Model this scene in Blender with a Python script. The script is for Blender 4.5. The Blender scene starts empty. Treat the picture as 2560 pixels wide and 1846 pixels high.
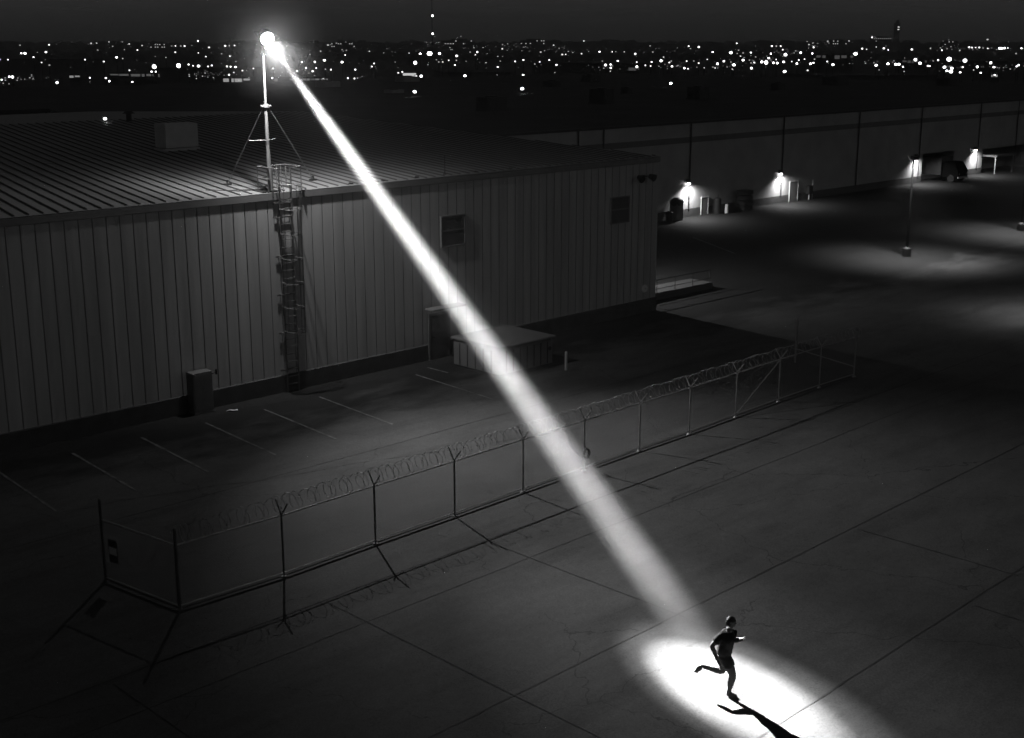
import bpy, bmesh, math, random
from mathutils import Vector, Matrix
R=math.radians; PI=math.pi
random.seed(7)
sc=bpy.context.scene
col=sc.collection
# ------------------------------------------------------------------ materials
def newmat(name):
    m=bpy.data.materials.new(name); m.use_nodes=True; nt=m.node_tree
    for n in list(nt.nodes): nt.nodes.remove(n)
    o=nt.nodes.new('ShaderNodeOutputMaterial'); return m,nt,o
def gray(name,v,rough=.7,amt=.25,scale=1.2,metal=0.,bump=.0,bscale=30.,stretch=(1,1,1),spec=.4):
    m,nt,o=newmat(name)
    b=nt.nodes.new('ShaderNodeBsdfPrincipled'); nt.links.new(b.outputs[0],o.inputs[0])
    b.inputs['Roughness'].default_value=rough; b.inputs['Metallic'].default_value=metal
    b.inputs['Specular IOR Level'].default_value=spec
    tc=nt.nodes.new('ShaderNodeTexCoord'); mp=nt.nodes.new('ShaderNodeMapping')
    mp.inputs['Scale'].default_value=stretch; nt.links.new(tc.outputs['Object'],mp.inputs[0])
    n1=nt.nodes.new('ShaderNodeTexNoise'); n1.inputs['Scale'].default_value=scale; n1.inputs['Detail'].default_value=8
    nt.links.new(mp.outputs[0],n1.inputs['Vector'])
    r=nt.nodes.new('ShaderNodeMapRange'); r.inputs['From Min'].default_value=.3; r.inputs['From Max'].default_value=.7
    r.inputs['To Min'].default_value=v*(1-amt); r.inputs['To Max'].default_value=v*(1+amt)
    nt.links.new(n1.outputs[0],r.inputs[0]); nt.links.new(r.outputs[0],b.inputs['Base Color'])
    if bump>0:
        n2=nt.nodes.new('ShaderNodeTexNoise'); n2.inputs['Scale'].default_value=bscale; n2.inputs['Detail'].default_value=4
        nt.links.new(mp.outputs[0],n2.inputs['Vector'])
        bp=nt.nodes.new('ShaderNodeBump'); bp.inputs['Strength'].default_value=bump; bp.inputs['Distance'].default_value=.02
        nt.links.new(n2.outputs[0],bp.inputs['Height']); nt.links.new(bp.outputs[0],b.inputs['Normal'])
    return m
def emit(name,s,sampling='NONE'):
    m,nt,o=newmat(name); e=nt.nodes.new('ShaderNodeEmission'); e.inputs['Strength'].default_value=s
    nt.links.new(e.outputs[0],o.inputs[0]); m.cycles.emission_sampling=sampling
    if 'globe' in name:
        oi=nt.nodes.new('ShaderNodeObjectInfo'); k=nt.nodes.new('ShaderNodeMapRange'); k.inputs[3].default_value=s*.35; k.inputs[4].default_value=s*1.7; nt.links.new(oi.outputs['Random'],k.inputs[0]); nt.links.new(k.outputs[0],e.inputs['Strength'])
    return m
def pavement(name,v):
    m,nt,o=newmat(name); L=nt.links.new; N=nt.nodes.new
    b=N('ShaderNodeBsdfPrincipled'); L(b.outputs[0],o.inputs[0]); b.inputs['Roughness'].default_value=.88; b.inputs['Specular IOR Level'].default_value=.25
    tc=N('ShaderNodeTexCoord')
    def noise(sc_,st=(1,1,1),det=6,rough=.6):
        mp=N('ShaderNodeMapping'); mp.inputs['Scale'].default_value=st; L(tc.outputs['Object'],mp.inputs[0])
        n=N('ShaderNodeTexNoise'); n.inputs['Scale'].default_value=sc_; n.inputs['Detail'].default_value=det; n.inputs['Roughness'].default_value=rough
        L(mp.outputs[0],n.inputs['Vector']); return n.outputs[0]
    def rng(x,a,bb,c,d):
        r=N('ShaderNodeMapRange'); r.inputs[1].default_value=a; r.inputs[2].default_value=bb; r.inputs[3].default_value=c; r.inputs[4].default_value=d
        L(x,r.inputs[0]); return r.outputs[0]
    def mul(a,bb):
        k=N('ShaderNodeMath'); k.operation='MULTIPLY'; L(a,k.inputs[0])
        if isinstance(bb,float): k.inputs[1].default_value=bb
        else: L(bb,k.inputs[1])
        return k.outputs[0]
    big=rng(noise(.12),.3,.7,.8,1.2); mid=rng(noise(1.1,(.45,1,1)),.3,.7,.84,1.16)
    fine=mul(rng(noise(19.,(1,1,1),3,.75),.25,.75,.62,1.38),rng(noise(5.,(1,1,1),4,.7),.3,.7,.86,1.14))
    streak=rng(noise(.35,(.35,2.2,1),7),.52,.72,1.,.62)          # tyre and drain stains running along the building
    sp=N('ShaderNodeTexVoronoi'); sp.inputs['Scale'].default_value=2.3; L(tc.outputs['Object'],sp.inputs['Vector'])
    spots=rng(sp.outputs['Distance'],.03,.09,.55,1.)
    c=mul(mul(mul(mul(mul(big,mid),fine),streak),spots),v)
    ck=N('ShaderNodeTexVoronoi'); ck.feature='DISTANCE_TO_EDGE'; ck.inputs['Scale'].default_value=.16
    ds=N('ShaderNodeTexNoise'); ds.inputs['Scale'].default_value=1.3; ds.inputs['Detail'].default_value=5; L(tc.outputs['Object'],ds.inputs['Vector'])
    mx=N('ShaderNodeVectorMath'); mx.operation='MULTIPLY_ADD'; L(ds.outputs['Color'],mx.inputs[0]); mx.inputs[1].default_value=(1.1,1.1,0); L(tc.outputs['Object'],mx.inputs[2]); L(mx.outputs[0],ck.inputs['Vector'])
    crack=rng(ck.outputs['Distance'],.0006,.0030,.45,1.); gate=rng(noise(.22,(1,1,1),2),.50,.56,0.,1.)
    cg=N('ShaderNodeMath'); cg.operation='MAXIMUM'; L(crack,cg.inputs[0]); L(gate,cg.inputs[1]); c=mul(c,cg.outputs[0])
    # patchy damp stains plus painted shade in the parking bays, darker toward the wall
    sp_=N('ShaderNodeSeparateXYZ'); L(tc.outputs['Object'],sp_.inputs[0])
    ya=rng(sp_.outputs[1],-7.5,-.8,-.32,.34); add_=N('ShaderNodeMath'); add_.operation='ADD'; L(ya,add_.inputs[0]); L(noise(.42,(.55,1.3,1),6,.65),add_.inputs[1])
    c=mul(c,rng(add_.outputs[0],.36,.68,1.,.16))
    L(c,b.inputs['Base Color'])
    bp=N('ShaderNodeBump'); bp.inputs['Strength'].default_value=.5; bp.inputs['Distance'].default_value=.012
    L(noise(45.,(1,1,1),3),bp.inputs['Height']); L(bp.outputs[0],b.inputs['Normal'])
    return m
M=dict(
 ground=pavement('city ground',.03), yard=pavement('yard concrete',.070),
 tar=gray('wall foot shade',.010,.95,.5,6.), joint=gray('tar joint',.024,.9), paint=gray('worn road paint',.11,.8,.6,3.),  # the tar key holds the near-black shade along the wall foot
 wall=gray('painted steel siding',.37,.55,.16,1.,bump=.12,bscale=3.,stretch=(1.9,1.,.12)), groove=gray('siding seam',.20,.7,.1),
 plinth=gray('concrete plinth',.06,.85,.2,2.), trim=gray('dark eave trim',.17,.6,.1),
 roof=gray('roof sheet',.20,.5,.14,.8,bump=.15,bscale=5.,stretch=(1,.25,1)), roofgap=gray('roof seam',.05,.8,.1),
 panel=gray('precast wall',.36,.85,.12,.5), panelband=gray('dark wall band',.15,.8,.1), panelseam=gray('wall joint',.07,.8,.1),
 flatroof=gray('flat roof membrane',.035,.9,.3,.15), unit=gray('galvanised duct',.22,.5,.12,2.,metal=.3), unitd=gray('dark roof unit',.05,.7,.15),
 hvac=gray('pale roof unit',.50,.6,.06,2.), steel=gray('galvanised steel',.30,.45,.12,6.,metal=.5), dark=gray('dark painted steel',.022,.5,.1,5.),
 ladder=gray('weathered ladder steel',.10,.6,.15,5.), postshade=gray('shaded post steel',.06,.6,.15,5.), matt=gray('matt black steel',.006,1.,.1,5.,spec=.0), black=gray('black rubber',.008,.7,.1,5.), louver=gray('louver blade',.10,.6,.1), door=gray('grey door',.13,.5,.06), white=gray('white plastic',.6,.5,.05),
 wire=gray('galvanised wire',.22,.5,.1,9.,metal=.5), wood=gray('grey crate',.12,.8,.2,3.), leaf=gray('far trees',.035,.95,.3,.1),
 cityw=gray('far building wall',.06,.9,.3,.05), skin=gray('skin',.15,.6,.08,8.), shirt=gray('dark running shirt',.010,.7,.35,14.,bump=.5,bscale=22.,spec=.25), shorts=gray('dark shorts',.014,.8,.3,14.,bump=.5,bscale=20.),
 shoe=gray('running shoe',.06,.6,.1,20.), hair=gray('black hair',.02,.5,.4,60.,bump=.5,bscale=70.,spec=.7), sock=gray('sock',.12,.9,.1),
 lens=emit('searchlight lens',25.), lamp=emit('lamp lens',15.), city3=emit('bright lamp globe',11.), city2=emit('lamp globe',3.2), city1=emit('faint lamp globe',.7), win=emit('lit window',.55), dimwin=emit('dim window',.09),
)
# ------------------------------------------------------------------ mesh helpers
class MB:
    def __init__(s): s.v=[]; s.f=[]; s.m=[]; s.mi=0; s.smooth=[]
    def add(s,vs,fs,sm=False):
        b=len(s.v); s.v+= [tuple(p) for p in vs]; s.f+=[tuple(b+i for i in f) for f in fs]; s.m+=[s.mi]*len(fs); s.smooth+=[sm]*len(fs); return s
    def box(s,x0,x1,y0,y1,z0,z1):
        return s.add([(x0,y0,z0),(x1,y0,z0),(x1,y1,z0),(x0,y1,z0),(x0,y0,z1),(x1,y0,z1),(x1,y1,z1),(x0,y1,z1)],
          [(0,3,2,1),(4,5,6,7),(0,1,5,4),(1,2,6,5),(2,3,7,6),(3,0,4,7)])
    def bbox(s,x0,x1,y0,y1,z0,z1,b=.02):      # box with chamfered upright and top edges
        vs=[];rings=[]
        for z,i in ((z0,0),(z1-b,0),(z1,b)):
            r=[(x0+b+i,y0+i),(x1-b-i,y0+i),(x1-i,y0+b+i),(x1-i,y1-b-i),(x1-b-i,y1-i),(x0+b+i,y1-i),(x0+i,y1-b-i),(x0+i,y0+b+i)]
            rings.append([len(vs)+k for k in range(8)]); vs+=[(p[0],p[1],z) for p in r]
        fs=[tuple(reversed(rings[0])),tuple(rings[-1])]
        for a,c in zip(rings,rings[1:]):
            for k in range(8): fs.append((a[k],a[(k+1)%8],c[(k+1)%8],c[k]))
        return s.add(vs,fs)
    def tube(s,a,b,r0,r1=None,n=8,caps=True):
        r1=r0 if r1 is None else r1; a=Vector(a);b=Vector(b);d=(b-a).normalized()
        u=d.orthogonal().normalized();w=d.cross(u); vs=[];
        for p,r in ((a,r0),(b,r1)):
            for k in range(n):
                t=2*PI*k/n; vs.append(p+u*math.cos(t)*r+w*math.sin(t)*r)
        fs=[(k,(k+1)%n,n+(k+1)%n,n+k) for k in range(n)]
        s.add(vs,fs,n>4)
        if caps: s.add(vs,[tuple(reversed(range(n))),tuple(range(n,2*n))])
        return s
    def path(s,pts,r,n=5):
        pts=[Vector(p) for p in pts]; vs=[];fs=[]; u=None
        for i,p in enumerate(pts):
            d=(pts[min(i+1,len(pts)-1)]-pts[max(i-1,0)]).normalized()
            u=d.orthogonal().normalized() if u is None else (u-d*u.dot(d)).normalized()
            w=d.cross(u)
            for k in range(n):
                t=2*PI*k/n; vs.append(p+u*math.cos(t)*r+w*math.sin(t)*r)
            if i: fs+=[((i-1)*n+k,(i-1)*n+(k+1)%n,i*n+(k+1)%n,i*n+k) for k in range(n)]
        return s.add(vs,fs,True)
    def ball(s,c,r,nu=10,nv=7,sc_=(1,1,1)):
        vs=[];fs=[]
        for j in range(nv+1):
            ph=PI*j/nv
            for i in range(nu):
                t=2*PI*i/nu; vs.append((c[0]+r*sc_[0]*math.sin(ph)*math.cos(t),c[1]+r*sc_[1]*math.sin(ph)*math.sin(t),c[2]+r*sc_[2]*math.cos(ph)))
        for j in range(nv):
            for i in range(nu): fs.append((j*nu+i,(j+1)*nu+i,(j+1)*nu+(i+1)%nu,j*nu+(i+1)%nu))
        return s.add(vs,fs,True)
    def quad(s,a,b,c,d): return s.add([a,b,c,d],[(0,1,2,3)])
    def build(s,name,mats,parent=None,loc=(0,0,0)):
        me=bpy.data.meshes.new(name); me.from_pydata(s.v,[],s.f); 
        mats=mats if isinstance(mats,(list,tuple)) else [mats]
        for m in mats: me.materials.append(m)
        me.polygons.foreach_set('material_index',s.m); me.polygons.foreach_set('use_smooth',s.smooth); me.update()
        o=bpy.data.objects.new(name,me); col.objects.link(o)
        if parent: o.parent=parent
        o.location=loc; return o
def tag(o,label=None,cat=None,group=None,kind=None):
    if label:o['label']=label
    if cat:o['category']=cat
    if group:o['group']=group
    if kind:o['kind']=kind
    return o
def empty(name,loc,label,cat,group=None,rz=0):
    o=bpy.data.objects.new(name,None); col.objects.link(o); o.location=loc; o.rotation_euler=(0,0,rz); o.empty_display_size=.2
    return tag(o,label,cat,group)
def copy_tree(o,parent=None):
    c=o.copy(); col.objects.link(c); c.parent=parent
    for ch in list(o.children): copy_tree(ch,c)
    return c
def light(kind,name,loc,energy,parent=None,target=None,size=.1,angle=None,blend=1.):
    l=bpy.data.lights.new(name,kind); l.energy=energy; l.shadow_soft_size=size
    if kind=='SPOT': l.spot_size=angle; l.spot_blend=blend
    o=bpy.data.objects.new(name,l); col.objects.link(o)
    if target is not None: o.rotation_euler=(Vector(target)-Vector(loc)).to_track_quat('-Z','Y').to_euler()
    if parent: o.parent=parent; o.location=Vector(loc)-parent.location
    else: o.location=loc
    return o
# ------------------------------------------------------------------ camera (x runs along the warehouse wall, y into it, z up)
CAMP=Vector((-16.623,-41.451,13.4)); F=3230.; PITCH=math.atan(818/F); YAW=R(-44.42)
cd=bpy.data.cameras.new('camera'); cam=bpy.data.objects.new('camera',cd); col.objects.link(cam); sc.camera=cam
cd.sensor_width=36; cd.lens=F/2560*36; cd.clip_end=9000; cd.clip_start=.1
cam.location=CAMP; cam.rotation_euler=(PI/2-PITCH,0,YAW)
FWD=Vector((-math.sin(YAW),math.cos(YAW),0)); RT=Vector((math.cos(YAW),math.sin(YAW),0))
# ------------------------------------------------------------------ world
w=bpy.data.worlds.new('World'); sc.world=w; w.use_nodes=True; nt=w.node_tree
for n in list(nt.nodes): nt.nodes.remove(n)
wo=nt.nodes.new('ShaderNodeOutputWorld'); bg=nt.nodes.new('ShaderNodeBackground'); sk=nt.nodes.new('ShaderNodeTexSky'); sk.sky_type='NISHITA'
sk.sun_disc=False; sk.sun_elevation=R(2.); sk.sun_rotation=R(150); bw=nt.nodes.new('ShaderNodeRGBToBW')
nt.links.new(sk.outputs[0],bw.inputs[0]); nt.links.new(bw.outputs[0],bg.inputs[0]); nt.links.new(bg.outputs[0],wo.inputs[0])
SKY=.029; bg.inputs[1].default_value=SKY
# ------------------------------------------------------------------ ground
def disc(r,n=96): return [(r*math.cos(2*PI*k/n),r*math.sin(2*PI*k/n),0) for k in range(n)]
g=MB(); g.add(disc(2250),[tuple(range(96))]); o=g.build('ground',M['ground']); tag(o,kind='structure')
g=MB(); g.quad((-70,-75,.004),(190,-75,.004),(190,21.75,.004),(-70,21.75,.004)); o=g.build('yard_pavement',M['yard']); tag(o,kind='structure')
# joints and painted lines as thin sheets above the slab
j=MB()
def strip(m,a,b,wd,z=.009,segs=1,wob=0):
    a=Vector((a[0],a[1],0));b=Vector((b[0],b[1],0)); d=(b-a); L=d.length; d/=L; nn=Vector((-d.y,d.x,0)); pts=[]
    for i in range(segs+1): pts.append(a+d*L*i/segs+nn*random.uniform(-wob,wob))
    for p,q in zip(pts,pts[1:]):
        w0=wd*.5*random.uniform(.8,1.25) if segs>1 else wd*.5
        m.quad(p-nn*w0+Vector((0,0,z)),q-nn*w0+Vector((0,0,z)),q+nn*w0+Vector((0,0,z)),p+nn*w0+Vector((0,0,z)))
for (y0,y1,wd) in ((-17.35,-16.3,.045),(-18.98,-18.2,.035),(-23.98,-23.2,.05),(-28.6,-27.9,.04)):
    strip(j,(-14,y0),(44,y1),wd,segs=60,wob=.015)
strip(j,(-14,-8.35),(34,-8.3),.04,segs=40,wob=.03)
for x,ya,yb in ((.8,-60,-17.4),(6.36,-23.9,-17.3),(12,-45,-28.5),(-5.,-60,-17.4),(14.5,-28.4,-23.8)):
    strip(j,(x,ya),(x-.05,yb),.03,.0135,segs=20,wob=.01)
strip(j,(-13,-3.),(18,-12.2),.02,.0135,segs=30,wob=.12)
tag(j.build('pavement_joints',M['joint']),kind='structure')
gs=MB(); n_=90  # near-black strip: shade along the wall foot put into the ground colour
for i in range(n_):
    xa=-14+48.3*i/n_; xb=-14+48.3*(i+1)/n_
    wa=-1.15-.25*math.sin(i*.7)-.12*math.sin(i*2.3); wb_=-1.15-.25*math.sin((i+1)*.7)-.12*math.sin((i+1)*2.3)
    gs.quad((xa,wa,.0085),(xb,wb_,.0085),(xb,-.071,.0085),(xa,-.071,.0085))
tag(gs.build('wall_shade_strip',M['tar']),kind='structure')
pk=MB()
for x in (-3.35,-.8,1.78,4.32,6.88,9.4,11.93,16.85): strip(pk,(x,-1.6),(x-.33,-6.5),.085,.018,segs=14,wob=.006)
strip(pk,(18.0,-1.),(18.02,-2.3),.09,.018)
strip(pk,(56.,14.4),(52.2,8.0),.12,.018,segs=6)
tag(pk.build('parking_lines',M['paint']),kind='structure')
# ------------------------------------------------------------------ main warehouse
E=7.85; X0,X1=-14.,34.3; RY=30.; RZ=E+.037*RY
wh=empty('warehouse',(10,0,0),'large metal-sided warehouse with ribbed low roof carrying the searchlight','warehouse')
LOC=Vector((10,0,0))
def wb(mb,name,mat,parent=wh): # world-coordinate mesh under the warehouse
    return mb.build(name,mat,parent,tuple(-LOC) if parent is wh else (0,0,0))
m=MB(); xs=[X0]; k=0
prof=[]; x=.88-.507*29
while x<X1-.3:
    if x>X0+.1: prof+= [(x-.022,0.),(x-.015,.018),(x+.015,.018),(x+.022,0.)]
    x+=.507
pts=[(X0,0.)]+prof+[(X1,0.)]
for i,(a,b) in enumerate(zip(pts,pts[1:])):
    m.mi=1 if (a[1]>0 or b[1]>0) else 0
    m.quad((a[0],a[1],.68),(b[0],b[1],.68),(b[0],b[1],E-.27),(a[0],a[1],E-.27))
m.mi=0
# gable ends and back
for xx in (X0,X1):
    m.add([(xx,0,0),(xx,60,0),(xx,60,E-.1),(xx,RY,RZ-.1),(xx,0,E-.1)],[(0,1,2,3,4) if xx>0 else (4,3,2,1,0)])
m.quad((X1,60,0),(X0,60,0),(X0,60,E-.1),(X1,60,E-.1))
wb(m,'wall',[M['wall'],M['groove']])
m=MB(); m.box(X0,X1+.03,-.07,.04,0,.68); m.add([(X0,-.07,.683),(X1,-.07,.683),(X1,0,.70),(X0,0,.70)],[(0,1,2,3)]); wb(m,'plinth',M['plinth'])
m=MB(); m.add([(X0,-.045,E-.02),(X0,-.045,E-.27),(X0,-.02,E-.29),(X0,.02,E-.27),(X0,.02,E-.04)]+[(X1+.06,-.045,E-.02),(X1+.06,-.045,E-.27),(X1+.06,-.02,E-.29),(X1+.06,.02,E-.27),(X1+.06,.02,E-.04)],
  [(i,(i+1)%5,5+(i+1)%5,5+i) for i in range(5)]+[(4,3,2,1,0),(5,6,7,8,9)])
m.box(X1+.003,X1+.06,.03,RY,E-.3,E-.05) if False else None
m.add([(X1+.002,.03,E-.3),(X1+.06,.03,E-.3),(X1+.06,RY,RZ-.3),(X1+.002,RY,RZ-.3),(X1+.002,.03,E-.012),(X1+.06,.03,E-.012),(X1+.06,RY,RZ-.012),(X1+.002,RY,RZ-.012)],[(0,3,2,1),(4,5,6,7),(0,1,5,4),(1,2,6,5),(2,3,7,6),(3,0,4,7)])
wb(m,'gutter',M['trim'])
m=MB(); sl=.181/.983
m.quad((X0,-.043,E),(X1+.03,-.043,E),(X1+.03,RY,RZ),(X0,RY,RZ)); m.quad((X0,RY,RZ),(X1+.03,RY,RZ),(X1+.03,60,E),(X0,60,E))
m.mi=1; x=X0-RY*sl
rz=lambda y:E+.037*max(y,0)
while x<X1:
    a=max(0.,(X0-x)/sl) if x<X0 else .04; b=min(RY,(X1-x)/sl)
    if b>a+.3:
        a=max(a,random.uniform(.04,.22)); hgt=.045
        x0,x1=x+sl*a,x+sl*b; wd=.032
        m.add([(x0-wd,a,rz(a)+.003),(x0+wd,a,rz(a)+.003),(x0+wd*.6,a,rz(a)+hgt),(x0-wd*.6,a,rz(a)+hgt),(x1-wd,b,rz(b)+.003),(x1+wd,b,rz(b)+.003),(x1+wd*.6,b,rz(b)+hgt),(x1-wd*.6,b,rz(b)+hgt)],
          [(3,2,1,0),(4,5,6,7),(1,2,6,5),(2,3,7,6),(3,0,4,7)])
    x+=.507
wb(m,'roof',[M['roof'],M['roofgap']])
# wall louvers
def louver(x0,x1,z0,z1,n):
    f=MB(); t=.05
    f.box(x0,x1,-.07,.03,z1-t,z1); f.box(x0,x1,-.07,.03,z0,z0+t); f.box(x0,x0+t,-.07,.03,z0+t,z1-t); f.box(x1-t,x1,-.07,.03,z0+t,z1-t)
    zm=(z0+z1)/2+.03; f.box(x0+t,x1-t,-.065,.03,zm-.03,zm+.03)
    fo=wb(f,'louver_frame',M['trim'])
    b=MB(); h=(z1-z0-2*t)/n
    for i in range(n):
        z=z0+t+h*i; b.add([(x0+t,-.055,z),(x1-t,-.055,z),(x1-t,.0,z+h*.85),(x0+t,.0,z+h*.85),(x0+t,-.045,z),(x1-t,-.045,z),(x1-t,.01,z+h*.85),(x0+t,.01,z+h*.85)],[(0,1,2,3),(7,6,5,4),(0,4,5,1),(2,6,7,3)])
    b.box(x0+t,x1-t,-.004,-.002,z0+t,z1-t)
    b.build('louver_blades',M['louver'],fo)
louver(19.70,21.10,4.83,6.18,12); louver(30.65,32.05,4.78,6.08,12)
# twin security floods by the corner, round fixture, vent rod
f=empty('security_light',(33.0,-.02,6.95),'pair of dark unlit floodlight heads on the warehouse wall near its corner','security light')
b=MB(); b.box(-.09,.09,-.12,.0,-.1,.06); b.tube((-.3,-.12,0),(.3,-.12,0),.03); b.build('bracket',M['dark'],f)
for sx in (-.42,.42):
    b=MB(); b.tube((sx,-.12,.0),(sx*1.15,-.42,-.1),.11,.19,14); b.build('lamp_head',M['dark'],f)
f=empty('wall_disc',(33.42,0,1.25),'small round pale cover plate low on the warehouse wall beside its corner','cover plate')
b=MB(); b.tube((0,-.001,0),(0,-.07,0),.20,.18,20); b.build('cover',M['white'],f); b=MB(); b.tube((0,-.071,0),(0,-.09,0),.03,n=8); b.build('bolt',M['steel'],f)
f=empty('vent_pipe',(20.44,.5,rz(.5)),'thin upright vent rod at the eave of the ribbed roof','vent pipe')
b=MB(); b.tube((0,0,0),(0,0,.80),.022); b.build('pipe',M['dark'],f); b=MB(); b.tube((0,0,0),(0,0,.05),.09,.05,12); b.build('flashing',M['dark'],f)
f=empty('roof_unit',(15.75,14.5,rz(14.1)),'pale boxy air handling unit standing alone on the ribbed roof','roof unit')
b=MB(); b.bbox(-.88,.88,-.5,.5,.16,1.27,.02); b.build('casing',M['hvac'],f); b=MB(); b.box(-.92,.92,-.54,.54,0,.12); b.build('curb',M['hvac'],f)
f=empty('roof_vent',(21.1,29.,rz(29)),'dark mushroom-capped vent near the ridge of the ribbed roof','roof vent')
b=MB(); b.tube((0,0,0),(0,0,.42),.16,n=12); b.build('stack',M['unitd'],f); b=MB(); b.tube((0,0,.42),(0,0,.58),.36,.18,14); b.build('cap',M['unitd'],f)
# roof edge debris: snow guards / clamps
for i,(x,y) in enumerate(((15.2,.25),(16.9,.3),(18.7,.3),(22.1,.3),(24.2,.3))):
    b=MB(); b.bbox(-.09,.09,-.05,.05,0,.06,.01); b.tube((-.05,0,.06),(-.05,0,.09),.02); o=b.build('roof_clamp',M['dark'],None,(x,y,rz(y)+.002)); tag(o,'small dark metal clamp on the lit roof edge right of the ladder','clamp','roof clamps along the eave')
# utility cabinet, entrance and annex on the wall
f=empty('utility_cabinet',(7.5,-.30,0),'grey upright utility cabinet against the warehouse wall above the parking bays','utility cabinet')
b=MB(); b.bbox(-.42,.42,-.22,.22,.06,1.6,.02); b.build('body',M['door'],f); b=MB(); b.box(-.46,.46,-.26,.225,0,.06); b.build('base',M['plinth'],f)
b=MB(); b.box(-.36,.36,-.236,-.222,.2,1.5); b.build('door',M['door'],f)
b=MB(); b.tube((.42,0,1.42),(.72,0,1.42),.025); b.tube((.72,0,1.36),(.72,0,1.55),.035); b.build('pipe',M['dark'],f)
f=empty('entrance',(19.5,0,0),'dark personnel door under a thin canopy in the warehouse wall left of the low annex','doorway')
b=MB(); b.box(-.62,-.52,-.10,-.071,0,1.95); b.box(.52,.62,-.10,-.071,0,1.95); b.box(-.62,.62,-.10,-.071,1.95,2.05); b.build('frame',M['trim'],f)
b=MB(); b.box(-.52,.52,-.09,-.072,.02,1.95); d_=b.build('door',M['door'],f); b=MB(); b.tube((-.4,-.1,1.0),(-.4,-.15,1.0),.02); b.tube((-.42,-.15,1.0),(-.3,-.15,1.0),.014); b.build('handle',M['dark'],d_)
b=MB(); b.box(-.9,1.0,-.75,-.182,2.3,2.36); b.build('canopy',M['trim'],f)
ax=empty('annex',(20.9,-2.4,0),'low flat-roofed metal annex standing out from the warehouse wall behind the beam','annex')
b=MB(); 
def ribs(b,x0,x1,y,n,out,z0,z1):
    b.mi=1
    for i in range(1,n):
        x=x0+(x1-x0)*i/n; b.box(x-.03,x+.03,min(y,y+out),max(y,y+out),z0,z1)
    b.mi=0
b.bbox(-1.75,1.5,-1.8,1.1,.05,1.16,.10); ribs(b,-1.75,1.5,-1.8,8,-.012,.08,1.02)
for i in range(1,6):
    y=-1.8+2.9*i/6; b.mi=1; b.box(-1.762,-1.751,y-.03,y+.03,.08,1.02); b.mi=0
b.build('wall',[M['door'],M['dark']],ax)
b=MB(); b.bbox(-1.83,1.56,-1.9,1.15,1.165,1.24,.03); b.build('roof',M['door'],ax)
b=MB(); b.box(-1.7,1.45,-1.75,1.1,0,.05); b.build('base',M['dark'],ax)
b=MB(); b.tube((1.22,-1.815,.72),(1.22,-1.85,.72),.09,n=14); b.build('vent',M['dark'],ax)
f=empty('bollard',(21.79,-5.49,0),'slim pale guard post standing free at the corner of the annex','bollard')
b=MB(); b.tube((0,0,0),(0,0,.80),.055,n=12); b.ball((0,0,.80),.055,12,5); b.build('post',M['white'],f); b=MB(); b.tube((0,0,0),(0,0,.04),.11,.1,12); b.build('base',M['plinth'],f)
b=MB(); b.add([(0,0,.01),(.22,.05,.03),(.30,-.05,.02),(.12,-.10,.05),(.33,-.16,.02),(.44,-.13,.03),(.40,-.22,.015),(.2,-.17,.03)],[(0,3,1),(1,3,2),(3,4,5),(3,7,4),(4,6,5),(4,7,6)])
tag(b.build('litter',M['white'],None,(8.2,-.85,.02)),'crumpled scrap of pale paper on the ground by the utility cabinet','litter')
# ------------------------------------------------------------------ ladder with cage
ld=empty('access_ladder',(11.69,-.25,0),'caged dark steel ladder running up the warehouse wall below the searchlight','ladder')
for sx in (-.27,.27):
    b=MB(); b.box(sx-.022,sx+.022,-.02,.02,.0,8.75); b.build('side_rail',M['ladder'],ld)
z=.35
while z<8.0:
    b=MB(); b.tube((-.25,0,z),(.25,0,z),.019,n=6); b.build('rung',M['ladder'],ld); z+=.30
for z in (.9,2.4,3.9,5.4,6.9,7.45):
    b=MB(); 
    for sx in (-.27,.27): b.box(sx-.02,sx+.02,.025,.25,z-.02,z+.02)
    b.box(-.42,.42,.19,.22,z-.03,z+.03); b.build('wall_bracket',M['ladder'],ld)
def hoop(z): return [(.27*math.cos(t)*1.25 if 0 else .36*math.cos(t),-.36-.34*math.sin(t)*1.1+.0,z) for t in [PI*k/12 for k in range(13)]]
for z in (2.5,3.45,4.4,5.35,6.3,7.25,8.2):
    b=MB(); h=[(.3,.0,z)]+hoop(z)+[(-.3,.0,z)]; b.path(h,.017,5); b.build('cage_hoop',M['ladder'] if z<6.9 else M['steel'],ld)
for t in (R(5),R(50),R(90),R(130),R(175)):
    b=MB(); b.tube((.36*math.cos(t),-.36-.374*math.sin(t),2.5),(.36*math.cos(t),-.36-.374*math.sin(t),8.2),.013,n=5); b.build('cage_bar',M['ladder'],ld)
b=MB()
for sx in (-.45,.85):
    b.tube((sx,.15,7.75),(sx,.15,8.78),.022,n=6); b.tube((sx,1.15,7.9),(sx,1.15,8.78),.022,n=6); b.tube((sx,.15,8.78),(sx,1.15,8.78),.022,n=6); b.tube((sx,.15,8.35),(sx,1.15,8.35),.018,n=6)
for sx in (.2,.42,.62): b.tube((sx,1.15,7.9),(sx,1.15,8.78),.018,n=6)
b.tube((-.45,1.15,8.78),(.85,1.15,8.78),.022,n=6); b.tube((-.45,1.15,8.35),(.85,1.15,8.35),.018,n=6); b.tube((.27,.0,8.75),(.85,.15,8.78),.02,n=6); b.tube((-.27,.0,8.75),(-.45,.15,8.78),.02,n=6)
b.build('landing_rail',M['ladder'],ld)
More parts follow.
